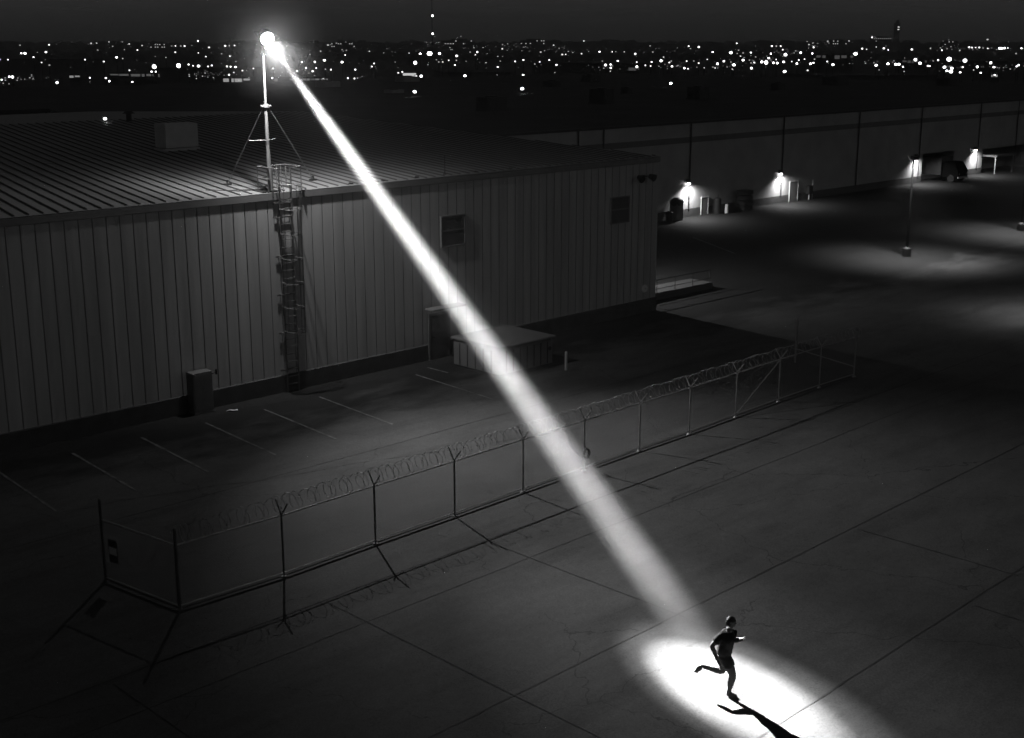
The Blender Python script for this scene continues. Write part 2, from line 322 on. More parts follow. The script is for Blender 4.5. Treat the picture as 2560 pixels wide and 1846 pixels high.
# ------------------------------------------------------------------ mast and searchlight
MX,MY=11.30,.22; LP=Vector((10.88,-.72,13.50)); TG=Vector((4.25,-26.9,0)); BD=(TG-LP).normalized()
ms=empty('lighting_mast',(MX,MY,rz(MY)),'pale galvanised mast braced by tripod stays at the roof edge','mast')
ZB=rz(MY)
b=MB(); b.tube((0,0,0),(0,0,3.25),.062,n=12); b.tube((0,0,3.15),(0,0,5.28),.048,.042,12); b.build('pole',M['steel'],ms)
b=MB(); b.tube((.17,.12,0),(.05,.03,3.2),.035,n=8); b.build('back_leg',M['steel'],ms)
b=MB(); b.tube((0,0,3.16),(0,0,3.28),.12,n=14); b.box(-.22,.22,-.03,.03,3.19,3.25); b.build('collar',M['steel'],ms)
for (x,y) in ((14.6-MX+.0,1.98-MY),(12.53-MX-1.5,2.7-MY)):
    zz=rz(y+MY)-ZB; b=MB(); b.tube((x,y,zz+.05),(.0+.1*(1 if x>0 else -1),0,3.18),.020,n=6); b.build('stay',M['steel'],ms)
    b=MB(); b.bbox(x-.16,x+.16,y-.08,y+.08,zz+.002,zz+.07,.01); b.tube((x,y,zz+.05),(x,y,zz+.2),.045,n=8); b.build('stay_foot',M['dark'],ms)
b=MB(); b.tube((-.62,.25,1.95),(0,0,1.95),.015,n=6); b.tube((0,0,1.95),(.66,.42,1.95),.015,n=6); b.tube((0,0,1.95),(0,0,1.75),.085,.06,10); b.build('brace',M['steel'],ms)
b=MB(); b.tube((.0,.0,5.25),(LP.x-MX,LP.y-MY+.1,5.33),.035,n=8); b.build('outrigger',M['steel'],ms)
b=MB(); 
for i in range(5): b.box(-.35+.17*i,-.28+.17*i,-.2,.9,.0,.05)
b.path([(-1.8,1.6,.06),(-1.0,1.2,.05),(-.4,.9,.05),(.2,.3,.06),(.1,.05,.4)],.02); b.path([(-1.6,1.9,.07),(-.9,.7,.05),(-.2,.5,.06),(.0,.0,.3)],.015); b.build('base_frame',M['dark'],ms)
sl_=empty('searchlight',tuple(LP),'blazing searchlight head at the top of the mast aimed down at the runner','searchlight')
q=BD.to_track_quat('Z','Y').to_matrix()
def loc(p): return q@Vector(p)
b=MB(); ring=[(.12,-.42),(.24,-.34),(.27,-.1),(.27,-.02)]
for (r0,z0),(r1,z1) in zip(ring,ring[1:]): b.tube(loc((0,0,z0)),loc((0,0,z1)),r0,r1,20,caps=False)
b.tube(loc((0,0,-.44)),loc((0,0,-.42)),.12,.12,20); b.build('housing',M['dark'],sl_)
b=MB(); b.tube(loc((0,0,-.03)),loc((0,0,-.015)),.245,.245,24); b.build('lens',M['lens'],sl_)
b=MB(); b.path([loc((-.31,0,-.2)),loc((-.31,0,-.55)),loc((0,0,-.6)),loc((.31,0,-.55)),loc((.31,0,-.2))],.02,6); b.build('yoke',M['steel'],sl_)
# real lamps: the narrow beam, its wide spill, and the stray light of the lens
S=LP+BD*.06
light('SPOT','beam_lamp',S,BEAM_E:=1.4e6,target=TG,size=.05,angle=R(5.6),blend=1.)
light('SPOT','beam_fringe_lamp',S,2.2e5,target=(4.4,-26.9,0),size=.06,angle=R(7.8),blend=1.)
light('SPOT','spill_lamp',S,SPILL_E:=12800.,target=(12.3,-17.8,0),size=.06,angle=R(78),blend=1.)
light('SPOT','beam_skirt_lamp',S,15000.,target=(4.6,-26.4,0),size=.06,angle=R(22),blend=1.)
light('POINT','lens_glow_lamp',LP+BD*.10+Vector((0,0,-.02)),OMNI_E:=850.,size=.10)
light('SPOT','lens_downlight_lamp',LP+BD*.10+Vector((0,0,-.05)),3600.,target=(12.6,1.7,8),size=.10,angle=R(104),blend=1.)
# added beam dust column, put in to show the shaft; its density sets edge and fade
def volmat(name,expr,step=1.,aniso=0.):
    m,nt,o=newmat(name); v=nt.nodes.new('ShaderNodeVolumePrincipled'); v.inputs['Color'].default_value=(1,1,1,1); v.inputs['Anisotropy'].default_value=aniso
    nt.links.new(v.outputs[0],o.inputs['Volume']); 
    if isinstance(expr,float): v.inputs['Density'].default_value=expr
    else: nt.links.new(expr(nt),v.inputs['Density'])
    m.cycles.volume_step_rate=step; return m
def math_(nt,op,a,b=None,clamp=False):
    n=nt.nodes.new('ShaderNodeMath'); n.operation=op; n.use_clamp=clamp
    for i,x in enumerate((a,b)):
        if x is None: continue
        if isinstance(x,(int,float)): n.inputs[i].default_value=x
        else: nt.links.new(x,n.inputs[i])
    return n.outputs[0]
BL=(TG-LP).length; RA,RBk=.21,.0160
def beam_expr(nt):
    tc=nt.nodes.new('ShaderNodeTexCoord'); sx=nt.nodes.new('ShaderNodeSeparateXYZ'); nt.links.new(tc.outputs['Object'],sx.inputs[0])
    x,y,z=sx.outputs
    r2=math_(nt,'ADD',math_(nt,'MULTIPLY',x,x),math_(nt,'MULTIPLY',y,y)); Rr=math_(nt,'ADD',math_(nt,'MULTIPLY',z,RBk),RA)
    t=math_(nt,'DIVIDE',r2,math_(nt,'MULTIPLY',Rr,Rr)); a=math_(nt,'SUBTRACT',1.,t,True); a=math_(nt,'POWER',a,2.5)
    ramp=math_(nt,'MINIMUM',math_(nt,'MULTIPLY',math_(nt,'MULTIPLY',z,z),.00022),math_(nt,'ADD',math_(nt,'MULTIPLY',z,.00192),-.0045))
    ramp=math_(nt,'MULTIPLY',ramp,math_(nt,'DIVIDE',math_(nt,'SUBTRACT',BL-.35,z),3.0,True))
    no=nt.nodes.new('ShaderNodeTexNoise'); no.inputs['Scale'].default_value=.7; no.inputs['Detail'].default_value=3; nt.links.new(tc.outputs['Object'],no.inputs['Vector'])
    k=math_(nt,'ADD',math_(nt,'MULTIPLY',no.outputs[0],1.1),.45)
    return math_(nt,'MULTIPLY',math_(nt,'MULTIPLY',a,ramp),k)
bm_=MB(); zb0,zb1=.34,BL-.3
bm_.tube((0,0,zb0),(0,0,zb1),RA+RBk*zb0,RA+RBk*zb1,32)
o=bm_.build('light_beam',volmat('added beam dust',beam_expr,.05,.4)); o.location=LP; o.rotation_euler=BD.to_track_quat('Z','Y').to_euler()
tag(o,'bright shaft of light slanting from the searchlight down to the running person','light beam',kind='stuff')
def halo_expr(nt):
    tc=nt.nodes.new('ShaderNodeTexCoord'); sx=nt.nodes.new('ShaderNodeVectorMath'); sx.operation='LENGTH'; nt.links.new(tc.outputs['Object'],sx.inputs[0])
    t=math_(nt,'DIVIDE',sx.outputs['Value'],2.4); a=math_(nt,'SUBTRACT',1.,t,True); return math_(nt,'MULTIPLY',math_(nt,'POWER',a,1.2),.0140)
b=MB(); b.ball((0,0,0),2.4,24,14); o=b.build('lamp_halo',volmat('added halo mist',halo_expr,.05)); o.location=LP  # mist ball added around the lamp to make its halo
tag(o,'soft round glow around the searchlight head, made by an added ball of mist','glow',kind='stuff')
# ------------------------------------------------------------------ fence
FP=[(-2.1,-15.1),(.87,-15.2),(3.97,-15.08),(6.95,-15.02),(9.85,-14.92),(12.7,-14.84),(15.56,-14.75),(18.3,-14.72),(21.2,-14.6),(24.1,-14.5),(27.,-14.45),(29.5,-14.5)]
fe=empty('security_fence',(13.7,-14.8,0),'long chain link security fence topped by coiled razor wire','fence')
FO=Vector((-13.7,14.8,0))
def fb(b,name,mat,parent=None): return b.build(name,mat,parent or fe,tuple(FO) if parent is None else (0,0,0))
LEFT=(-2.54,-12.23); RIGHT=(29.9,-11.4)
for i,(x,y) in enumerate(FP):
    b=MB(); h=1.74; r=.027
    if i==0: h=2.15; r=.042
    if i==len(FP)-1: h=1.95; r=.034
    b.tube((x,y,0),(x,y,h),r,n=8); b.tube((x,y,0),(x,y,.05),.10,.07,8)
    p=fb(b,'post',M['steel'] if i>3 else M['postshade'])  # left posts in a darker steel, their shade put into the colour
    if 0<i<len(FP)-1:
        for s_ in (-1,1):
            a=MB(); a.tube((x,y,h-.02),(x+.02,y+s_*.26,h+.33),.019,n=6); a.build('arm',M['steel'] if i>3 else M['postshade'],p,tuple(Vector((0,0,0))))
for (x,y) in (LEFT,RIGHT):
    b=MB(); b.tube((x,y,0),(x,y,2.2 if x<0 else 1.9),.04,n=8); b.ball((x,y,2.2 if x<0 else 1.9),.05,8,5); fb(b,'post',M['steel'] if x>0 else M['postshade'])
allp=[LEFT]+FP+[RIGHT]
for zr,rr,nm in ((1.70,.021,'top_rail'),(.13,.018,'bottom_rail')):
    b=MB()
    for (a,c) in zip(allp[:-1],allp[1:-1]): b.tube((a[0],a[1],zr),(c[0],c[1],zr),rr,n=6)
    fb(b,nm,M['steel'])
b=MB()
for (a,c) in zip(allp,allp[1:]):
    d=Vector((c[0]-a[0],c[1]-a[1],0)); L=d.length; d/=L; nn=Vector((-d.y,d.x,0)); A=Vector((a[0],a[1],0)); C=Vector((c[0],c[1],0))
    for off in (-.09,.10):
        v=[A+nn*(off-.016),C+nn*(off-.016),C+nn*(off+.016),A+nn*(off+.016)]; b.add([p+Vector((0,0,.006)) for p in v]+[p+Vector((0,0,.03)) for p in v],[(0,3,2,1),(4,5,6,7),(0,1,5,4),(1,2,6,5),(2,3,7,6),(3,0,4,7)])
fb(b,'curb',M['plinth'])
# woven wire mesh: thin diagonal strands
b=MB(); st=.075; H0,H1=.10,1.70
for (a,c) in zip(allp[:-1],allp[1:-1]):
    A=Vector((a[0],a[1],0)); d=Vector((c[0]-a[0],c[1]-a[1],0)); L=d.length; d/=L; hh=H1-H0; nnv=Vector((-d.y,d.x,0))
    u=-hh
    while u<L:
        for sg in (1,-1):
            u0,u1=max(u,0),min(u+hh,L)
            if u1-u0>.02:
                z0=(H0+(u0-u)) if sg>0 else (H1-(u0-u)); z1=(H0+(u1-u)) if sg>0 else (H1-(u1-u))
                p=A+d*u0+Vector((0,0,z0)); qv=A+d*u1+Vector((0,0,z1)); r=.0013
                up=Vector((0,0,r*1.4))
                b.add([p-up,p+up,p+nnv*r*1.6,qv-up,qv+up,qv+nnv*r*1.6],[(0,1,4,3),(1,2,5,4),(2,0,3,5)])
        u+=st
fb(b,'wire_mesh',M['wire'])
b=MB(); pts=[]; L=31.6; T=0
N=int(L/.27*20)
for i in range(N+1):
    s_=i/N; x=-2.1+31.6*s_; y=-15.12+(.6)*s_; t=2*PI*i/20; rr=.23+.02*math.sin(i*.37)+.015*random.uniform(-1,1)
    pts.append((x+.06*math.sin(t*.5),y+rr*math.cos(t),1.74+.21+rr*math.sin(t)*.95))
b.path(pts,.0062,4)
for i in range(0,N,3):
    p=Vector(pts[i]); d=Vector((random.uniform(-1,1),random.uniform(-1,1),random.uniform(-1,1))).normalized()*.03; b.add([p-d,p+d,p+Vector((0,0,.014))],[(0,1,2)])
fb(b,'razor_wire',M['wire'])
b=MB(); b.tube((21.2,-14.6,.1),(24.1,-14.5,1.68),.02,n=6); fb(b,'brace',M['steel']); b=MB(); b.tube((29.5,-14.5,.45),(29.9,-11.4,.62),.022,n=6); fb(b,'brace',M['steel'])
f=empty('fence_sign',(-2.47,-12.62,.93),'dark warning plaque with a pale middle band wired to the left end of the fence','sign',rz=R(-81))
b=MB(); b.box(-.17,.17,-.006,.006,-.3,.3); b.build('panel',M['dark'],f); b=MB(); b.box(-.15,.15,-.009,-.0062,-.1,.1); b.build('band',M['white'],f); b=MB(); b.box(-.15,.15,.0062,.009,-.1,.1); b.build('band',M['white'],f)
f=empty('cable_coil',(12.7,-14.90,.62),'dark coiled bundle of cable hung low on a fence post beside the beam','cable coil')
b=MB(); 
for rr,yo in ((.13,0),(.115,.03),(.125,-.03),(.10,.01)): b.path([(rr*math.cos(t),yo-.04,rr*1.2*math.sin(t)) for t in [2*PI*k/20 for k in range(21)]],.02,6)
b.build('coil',M['black'],f); b=MB(); b.path([(0,-.04,.15),(0,.0,.22),(0,.05,.2)],.012,5); b.build('hanger',M['dark'],f)
# ------------------------------------------------------------------ second warehouse
Y2=21.7; H2=7.25; SX0,SX1=36.,176.
w2=empty('warehouse',(80,Y2,0),'very long dark precast warehouse across the yard with lit wall packs','warehouse')
L2=(-80,-Y2,0)
b=MB(); ops=[(101.6,108.0,2.75),(114.2,124.5,2.5)]
def wallrun(b,x0,x1,z0,z1): b.box(x0,x1,Y2,Y2+.3,z0,z1)
cur=SX0
for (a,c,h) in ops:
    wallrun(b,cur,a,0,H2); wallrun(b,a,c,h,H2); cur=c
wallrun(b,cur,SX1,0,H2)
b.box(SX0,SX0+.3,Y2+.3,128,0,H2); b.box(SX1-.3,SX1,Y2+.3,128,0,H2); b.box(SX0,SX1,128,128.3,0,H2)
for (a,c,h) in ops: # recess walls
    b.box(a-.3,a-.002,Y2+.3,Y2+7,0,h); b.box(c+.002,c+.3,Y2+.3,Y2+7,0,h); b.box(a-.3,c+.3,Y2+7,Y2+7.3,0,h)
b.build('wall',M['panel'],w2,L2)
b=MB(); cur=SX0
b.box(SX0,SX1,Y2-.03,Y2-.002,5.78,6.22); b.build('dark_band',M['panelband'],w2,L2)
b=MB(); cur=SX0
for (a,c,h) in ops: b.box(cur,a-.05,Y2-.05,Y2-.003,0,.62); cur=c+.05
b.box(cur,SX1,Y2-.05,Y2-.003,0,.62); b.build('plinth',M['panelseam'],w2,L2)
b=MB(); b.box(SX0-.05,SX1+.05,Y2-.10,Y2+.4,H2,H2+.16); b.build('coping',M['plinth'],w2,L2)
for x in (39.5,51.8,54.5,64.72,77.4,89.4,100.8,113.,121.7,134,147,160):
    b=MB(); b.box(x-.06,x+.06,Y2-.10,Y2-.052,0.63,H2-.01); b.build('downpipe',M['panelseam'],w2,L2)
b=MB(); b.quad((SX0,Y2+.4,H2+.02),(SX1,Y2+.4,H2+.02),(SX1,128.3,H2+.3),(SX0,128.3,H2+.3)); b.build('roof',M['flatroof'],w2,L2)
def wdoor(x,wd,h,z=0.0,mat='door'):
    b=MB(); b.box(x-wd/2-.08,x-wd/2,Y2-.12,Y2-.052,z,z+h+.08); b.box(x+wd/2,x+wd/2+.08,Y2-.12,Y2-.052,z,z+h+.08); b.box(x-wd/2,x+wd/2,Y2-.12,Y2-.052,z+h,z+h+.08)
    fo=b.build('door_frame',M['hvac'],w2,L2); b=MB(); b.box(x-wd/2,x+wd/2,Y2-.09,Y2-.053,z,z+h); b.build('door',M[mat],fo)
wdoor(66.75,.8,1.35); wdoor(79.3,1.2,1.7); 
# dock canopy
b=MB(); b.bbox(114.3,118.6,Y2-1.6,Y2-.003,1.75,1.95,.03); b.build('dock_canopy',M['door'],w2,L2)
b=MB(); b.box(114.3,114.42,Y2-1.5,Y2-1.38,0,1.75); b.build('canopy_post',M['steel'],w2,L2)
b=MB(); b.box(118.3,118.42,Y2-1.5,Y2-1.38,0,1.75); b.build('canopy_post',M['steel'],w2,L2)
b=MB(); b.box(101.65,107.95,Y2+1.2,Y2+6.9,0,.55); b.build('dock_platform',M['panel'],w2,L2)
b=MB(); b.box(115.5,124.3,Y2+2.2,Y2+6.9,0,.55); b.build('dock_platform',M['panel'],w2,L2)
# wall packs
def wallpack(x,z,label,e,first=[None]):
    if first[0] is None:
        f=empty('wall_light',(x,Y2-.053,z),label,'wall light','wall lights on the long warehouse')
        b=MB(); b.add([(-.2,0,-.12),(.2,0,-.12),(.2,0,.16),(-.2,0,.16),(-.2,-.26,-.1),(.2,-.26,-.1),(.17,-.16,.14),(-.17,-.16,.14)],[(0,3,2,1)[::-1],(4,5,6,7),(0,1,5,4)[::-1],(1,2,6,5),(2,3,7,6),(3,0,4,7)]); b.build('housing',M['dark'],f)
        b=MB(); b.ball((0,-.15,-.16),.13,12,7,(1.1,.8,.9)); b.build('lens',M['lamp'],f); first[0]=f
    else:
        f=copy_tree(first[0]); f.location=(x,Y2-.053,z); f['label']=label
    light('SPOT','wall_light_lamp',(x,Y2-.46,z-.14),e*3.0,target=(x+.35,Y2-1.1,0),size=.10,angle=R(158),blend=1.)
wallpack(64.45,2.80,'lit wall light nearest the corner of the ribbed warehouse',420)
wallpack(77.1,2.68,'lit wall light second along the long wall between dark downpipes',420)
wallpack(100.1,2.67,'lit wall light at the left edge of the dark loading bay',380)
wallpack(112.3,2.70,'lit wall light on the pier beside the pale dock canopy',380)
# clutter at the second wall
f=empty('storage_locker',(62.5,Y2-.62,0),'pale locker with a dark domed top against the far wall','locker')
b=MB(); b.bbox(-.42,.42,-.35,.35,0,1.35,.02); b.build('body',M['door'],f); b=MB(); b.ball((0,0,1.36),.62,16,8,(1,.8,.62)); b.build('domed_top',M['dark'],f)
f=empty('rubbish_bin',(60.9,Y2-1.2,0),'black lidded bin on the lit ground near the far wall','bin')
b=MB(); b.tube((0,0,0),(0,0,.75),.24,.30,10); b.build('body',M['black'],f); b=MB(); b.tube((0,0,.75),(0,0,.86),.33,.2,10); b.build('lid',M['black'],f)
f=empty('gas_cylinder',(67.9,Y2-.5,0),'dark upright cylinder beside the pale door frame','gas cylinder')
b=MB(); b.tube((0,0,0),(0,0,1.1),.30,n=14); b.ball((0,0,1.1),.30,14,8,(1,1,.7)); b.build('tank',M['black'],f); b=MB(); b.tube((0,0,1.3),(0,0,1.5),.07,n=8); b.build('valve',M['dark'],f)
f=empty('guard_post',(68.6,Y2-.9,0),'short pale guard post right of the dark cylinder','guard post')
b=MB(); b.tube((0,0,0),(0,0,.7),.16,n=12); b.build('post',M['white'],f); b=MB(); b.tube((0,0,.7),(0,0,.74),.17,.12,12); b.build('cap',M['white'],f)
f=empty('pallet_stack',(71.2,Y2-.75,0),'tall dark stack of goods leaning on the unlit stretch of far wall','pallet stack')
for k in range(4):
    b=MB(); b.bbox(-.62+.03*k,.6,-.45,.5-.02*k,.02+k*.42,.38+k*.42,.03); b.build('crate',M['dark'],f)
f=empty('meter_box',(81.4,Y2-.3,0),'dark meter cabinet with pipe beside the second far door','meter box')
b=MB(); b.bbox(-.3,.3,-.2,.2,.5,1.2,.02); b.build('body',M['dark'],f); b=MB(); b.tube((0,0,0),(0,0,.5),.06); b.tube((.5,0,0),(.5,0,1.7),.05); b.build('pipe',M['white'],f)
# parked truck in the dock
tr=empty('parked_truck',(104.6,Y2-.9,0),'dark box truck backed into the unlit loading bay','truck')
b=MB(); b.bbox(-1.15,1.15,-.2,4.,.62,2.4,.04); b.build('cargo_box',M['dark'],tr)
b=MB(); b.add([(-1.,-1.9,.45),(1.,-1.9,.45),(1.,-.3,.45),(-1.,-.3,.45),(-1.,-1.9,1.15),(1.,-1.9,1.15),(1.,-.3,1.95),(-1.,-.3,1.95),(-.95,-1.35,1.95),(.95,-1.35,1.95)],[(0,3,2,1),(0,1,5,4),(4,5,9,8),(8,9,6,7),(1,2,6,9,5),(3,0,4,8,7),(2,3,7,6)]); b.build('cab',M['matt'],tr)
b=MB(); b.quad((-.85,-1.905+.04,1.2),(.85,-1.865,1.2),(.82,-1.40,1.86),(-.82,-1.40,1.86)); b.build('windscreen',M['black'],tr)
b=MB(); b.box(-1.,1.,-1.98,-1.9,.38,.58); b.build('bumper',M['steel'],tr)
for sx in (-.9,.9):
    for y in (-1.2,2.9):
        b=MB(); b.tube((sx-.12,y,.36),(sx+.12,y,.36),.36,n=18); b.build('wheel',M['black'],tr)
    b=MB(); b.tube((sx*.8,-1.91,.8),(sx*.8,-1.94,.8),.1,n=12); b.build('headlight',M['unit'],tr)
# ------------------------------------------------------------------ platform at the end of the main warehouse
pf=empty('loading_ramp',(38.,2.4,0),'dark concrete ramp with a pipe railing behind the warehouse corner','loading ramp')
b=MB(); b.add([(-3.68,-.8,0),(3.3,-.8,0),(3.3,.8,0),(-3.68,.8,0),(-3.68,-.8,.42),(3.3,-.8,.36),(3.3,.8,.36),(-3.68,.8,.42)],[(0,3,2,1),(4,5,6,7),(0,1,5,4),(1,2,6,5),(2,3,7,6),(3,0,4,7)]); b.build('deck',M['panelseam'],pf)
for i in range(5):
    b=MB(); x=-3.1+1.55*i; b.tube((x,-.74,.36),(x,-.74,1.08),.025,n=6); b.build('post',M['black'],pf)
b=MB(); b.tube((-3.5,-.74,1.08),(3.15,-.74,1.08),.025,n=6); b.tube((-3.5,-.74,.60),(3.15,-.74,.60),.02,n=6); b.build('rail',M['black'],pf)
f=empty('wall_light',(X1+.003,9.,4.9),'lit wall light on the hidden end wall of the ribbed warehouse','wall light')
b=MB(); b.box(0,.95,-.03,.03,.06,.12); b.box(.7,1.1,-.2,.2,-.1,.05); b.build('housing',M['dark'],f); b=MB(); b.box(.74,1.06,-.16,.16,-.13,-.101); b.build('lens',M['lamp'],f)
light('SPOT','end_wall_lamp',(X1+.95,9.,4.6),5200.,target=(X1+5.2,4.2,0),size=.1,angle=R(124),blend=1.)
# ------------------------------------------------------------------ yard lamp posts
lamp0=None
def lamppost(x,y,h,label,e,aim=(0,0),rz_=0):
    global lamp0
    if lamp0 is None:
        f=empty('lamp_post',(x,y,0),label,'lamp post','lamp posts in the far yard'); lamp0=f
        b=MB(); b.tube((0,0,.55),(0,0,6.22),.085,.055,10); b.build('pole',M['matt'],f)
        b=MB(); b.tube((0,0,0),(0,0,.5),.30,.27,14); b.tube((0,0,.5),(0,0,.62),.27,.10,14); b.build('base',M['black'],f)
        b=MB(); b.bbox(-.16,.50,-.16,.16,6.30,6.40,.02); b.box(-.16,.50,-.16,-.14,6.20,6.299); b.box(-.16,.50,.14,.16,6.20,6.299); b.box(-.16,-.14,-.139,.139,6.20,6.299); b.box(.48,.50,-.139,.139,6.20,6.299); hd=b.build('lamp_head',M['dark'],f); b=MB(); b.box(-.05,.42,-.11,.11,6.28,6.298); b.build('lens',M['lamp'],hd)
    else:
        f=copy_tree(lamp0); f.location=(x,y,0); f['label']=label
    s_=1.; f.rotation_euler.z=rz_
    light('SPOT','lamp_post_lamp',(x+.42*math.cos(rz_),y+.42*math.sin(rz_),6.16),e*4.6,target=(x+aim[0]+.42*math.cos(rz_),y+aim[1]+.42*math.sin(rz_),0),size=.12,angle=R(116),blend=1.)
lamppost(59.3,-.3,2.7,'slender dark lamp post with a round base standing mid-yard in front of the loading bay',1150,(.0,.0),R(225))
lamppost(75.9,-.25,2.7,'dark lamp post at the right edge with its base on lit pavement',1150,(-.5,.0),R(225))
lamppost(47.2,-15.9,2.7,'lamp post beyond the right edge of the picture in the near yard',330)
# ------------------------------------------------------------------ things on the far roofs
z2=lambda y:H2+.02+.28*(y-Y2)/106
units=[(65.5,45,1.1,.9,1.25,'unitd'),(83.3,47.6,.75,1.,1.45,'unitd'),(98.6,47.2,.8,.9,1.3,'unitd'),(82.,79,.9,.8,.55,'unit'),(127.2,56.3,.8,.6,.9,'unitd'),(88,100,1.4,.9,.9,'unit'),(114,84,1.,.8,.8,'unitd'),(150,62,1.6,1.2,1.1,'unitd'),(134,95,1.2,1.,1.,'unitd'),(160,50,1.2,1.,.9,'unitd'),(104,62,.5,.5,.7,'unitd'),(110,110,1.6,1.,.9,'unit')]
places=['left end','near middle','right of the near middle','far left, pale','right half, front','far left, pale and wide','far middle','right end, wide','far right half','right end, front','middle, smallest','far middle, pale']
for (x,y,a,c,h,mt),pl in zip(units,places):
    f=empty('roof_unit',(x,y,z2(y)+.002),'boxy roof unit on the long dark warehouse roof, '+pl,'roof unit','units on the long warehouse roof')
    b=MB(); b.bbox(-a,a,-c,c,.15,h,.03); b.build('casing',M[mt],f); b=MB(); b.box(-a-.06,a+.06,-c-.06,c+.06,0,.15); b.build('curb',M['unitd'],f)
    b=MB(); b.tube((0,0,h),(0,0,h+.12),min(a,c)*.7,n=14); b.build('fan',M['dark'],f)
# third building behind the ridge on the left
b3=empty('warehouse',(-10,66,0),'dark flat-roofed warehouse behind the ribbed roof at the far left','warehouse')
b=MB(); b.box(-60,33.4,66,130,0,7.6); b.build('wall',M['cityw'],b3,(10,-66,0)); b=MB(); b.box(-60.2,33.6,65.8,130.2,7.6,7.9); b.build('roof',M['flatroof'],b3,(10,-66,0))
b=MB(); b.bbox(18,21,84,86,7.9,8.9); b.build('roof_unit',M['unitd'],b3,(10,-66,0)); b=MB(); b.bbox(2,5,100,102,7.9,8.7); b.build('roof_unit',M['unitd'],b3,(10,-66,0))
# ------------------------------------------------------------------ far city
def far(px,py,D):   # a point of the distant city at D metres ahead, seen at this height over the roofs
    return CAMP+FWD*D+RT*(D*(px-1280)/3232.)+Vector((0,0,-(py-105)*D/3232.))
C1=[(120,520,2),(190,521,2),(310,468,3),(342,468,3),(413,500,2),(478,545,2),(523,458,2),(474,390,2),(305,400,1),(243,403,1),(556,397,2),(543,567,1),(855,521,2),(1015,537,2),(1128,502,3),(1447,580,4),(1658,571,4),(1783,573,2),(1830,575,3),(1745,562,2),(1912,578,2),(1945,570,2),(1231,611,2),(1312,441,2),(1245,390,1),(1200,437,1),(965,383,1),(918,385,1),(1072,373,1),(1186,372,1),(1355,403,1),(1448,403,3),(1400,403,1),(1608,407,1),(1642,407,2),(1688,407,1),(1720,407,2),(1838,365,2),(1930,419,2),(1636,459,2),(1835,465,2),(1898,495,2),(1462,495,1),(1553,503,1),(2069,406,2),(2105,405,1),(2150,403,2),(2188,405,2),(2105,492,2),(2075,578,2),(2107,580,2),(2149,583,3),(2207,613,2),(2132,629,2),(2090,648,2),(15,657,3),(62,655,3),(90,655,3),(187,665,3),(215,667,3),(120,690,2),(40,700,1),(597,714,3),(884,674,2),(883,708,1),(1022,676,2),(1050,702,3),(1249,709,2),(450,461,1),(1180,512,1),(970,441,1),(1422,622,2),(1458,622,2),(1860,660,1),(1805,680,1),(1905,668,1),(1745,660,1),(70,735,1),(130,720,1),(180,725,1)]
C2=[(333,405,1),(685,399,1),(717,402,2),(760,385,1),(800,405,2),(840,378,1),(876,406,2),(910,395,1),(831,483,2),(842,443,1),(620,451,1),(435,490,1),(528,478,1),(455,542,2),(567,540,3),(651,526,3),(802,542,3),(490,591,3),(577,592,2),(545,618,2),(410,617,2),(365,595,1),(657,601,1),(704,605,2),(914,605,2),(308,538,2),(35,595,2),(205,595,2),(194,675,2),(560,655,1),(635,680,1),(848,677,2),(905,680,2),(972,663,1),(932,676,1),(1078,553,2),(1058,579,2),(1088,580,1),(1382,466,2),(1478,471,3),(1558,470,4),(1644,470,3),(1433,547,4),(1285,632,2),(1320,625,2),(1335,701,3),(1482,660,3),(1440,660,2),(1792,490,2),(1722,527,2),(1788,527,1),(1775,566,2),(1969,458,2),(1953,480,2),(1971,516,1),(1636,541,1),(1670,541,1),(1783,388,1),(1829,327,1),(1861,657,3),(2145,583,2),(2140,650,1),(2184,431,1),(2187,395,1),(1908,458,1),(1040,451,1)]
C3=[(27,536,2),(98,524,2),(247,458,1),(433,478,1),(462,477,2),(358,400,2),(617,365,2),(599,471,1),(660,453,1),(753,455,2),(863,456,2),(967,456,2),(1062,473,2),(1212,457,1),(197,558,1),(239,540,2),(321,525,2),(383,565,2),(97,651,3),(370,630,1),(912,532,2),(807,566,3),(851,562,2),(853,590,2),(850,618,1),(1076,542,2),(1078,581,3),(1151,569,2),(1204,541,2),(1197,575,2),(1268,576,1),(1285,531,3),(1357,545,2),(1381,578,3),(1306,500,1),(1342,597,1),(1488,593,3),(1520,598,2),(1506,534,2),(1520,409,2),(1606,415,3),(1727,458,3),(1885,463,3),(1932,385,2),(1683,519,2),(1611,550,2),(1773,556,3),(1827,533,3),(1754,591,2),(1915,565,3),(1992,525,3),(1969,492,2),(2057,462,2),(2090,546,2),(2068,593,3),(2155,540,3),(2193,545,4),(2213,508,3),(2230,471,3),(2235,408,2),(2255,548,3),(1660,590,1),(1902,600,1),(1940,470,1),(1990,465,1)]
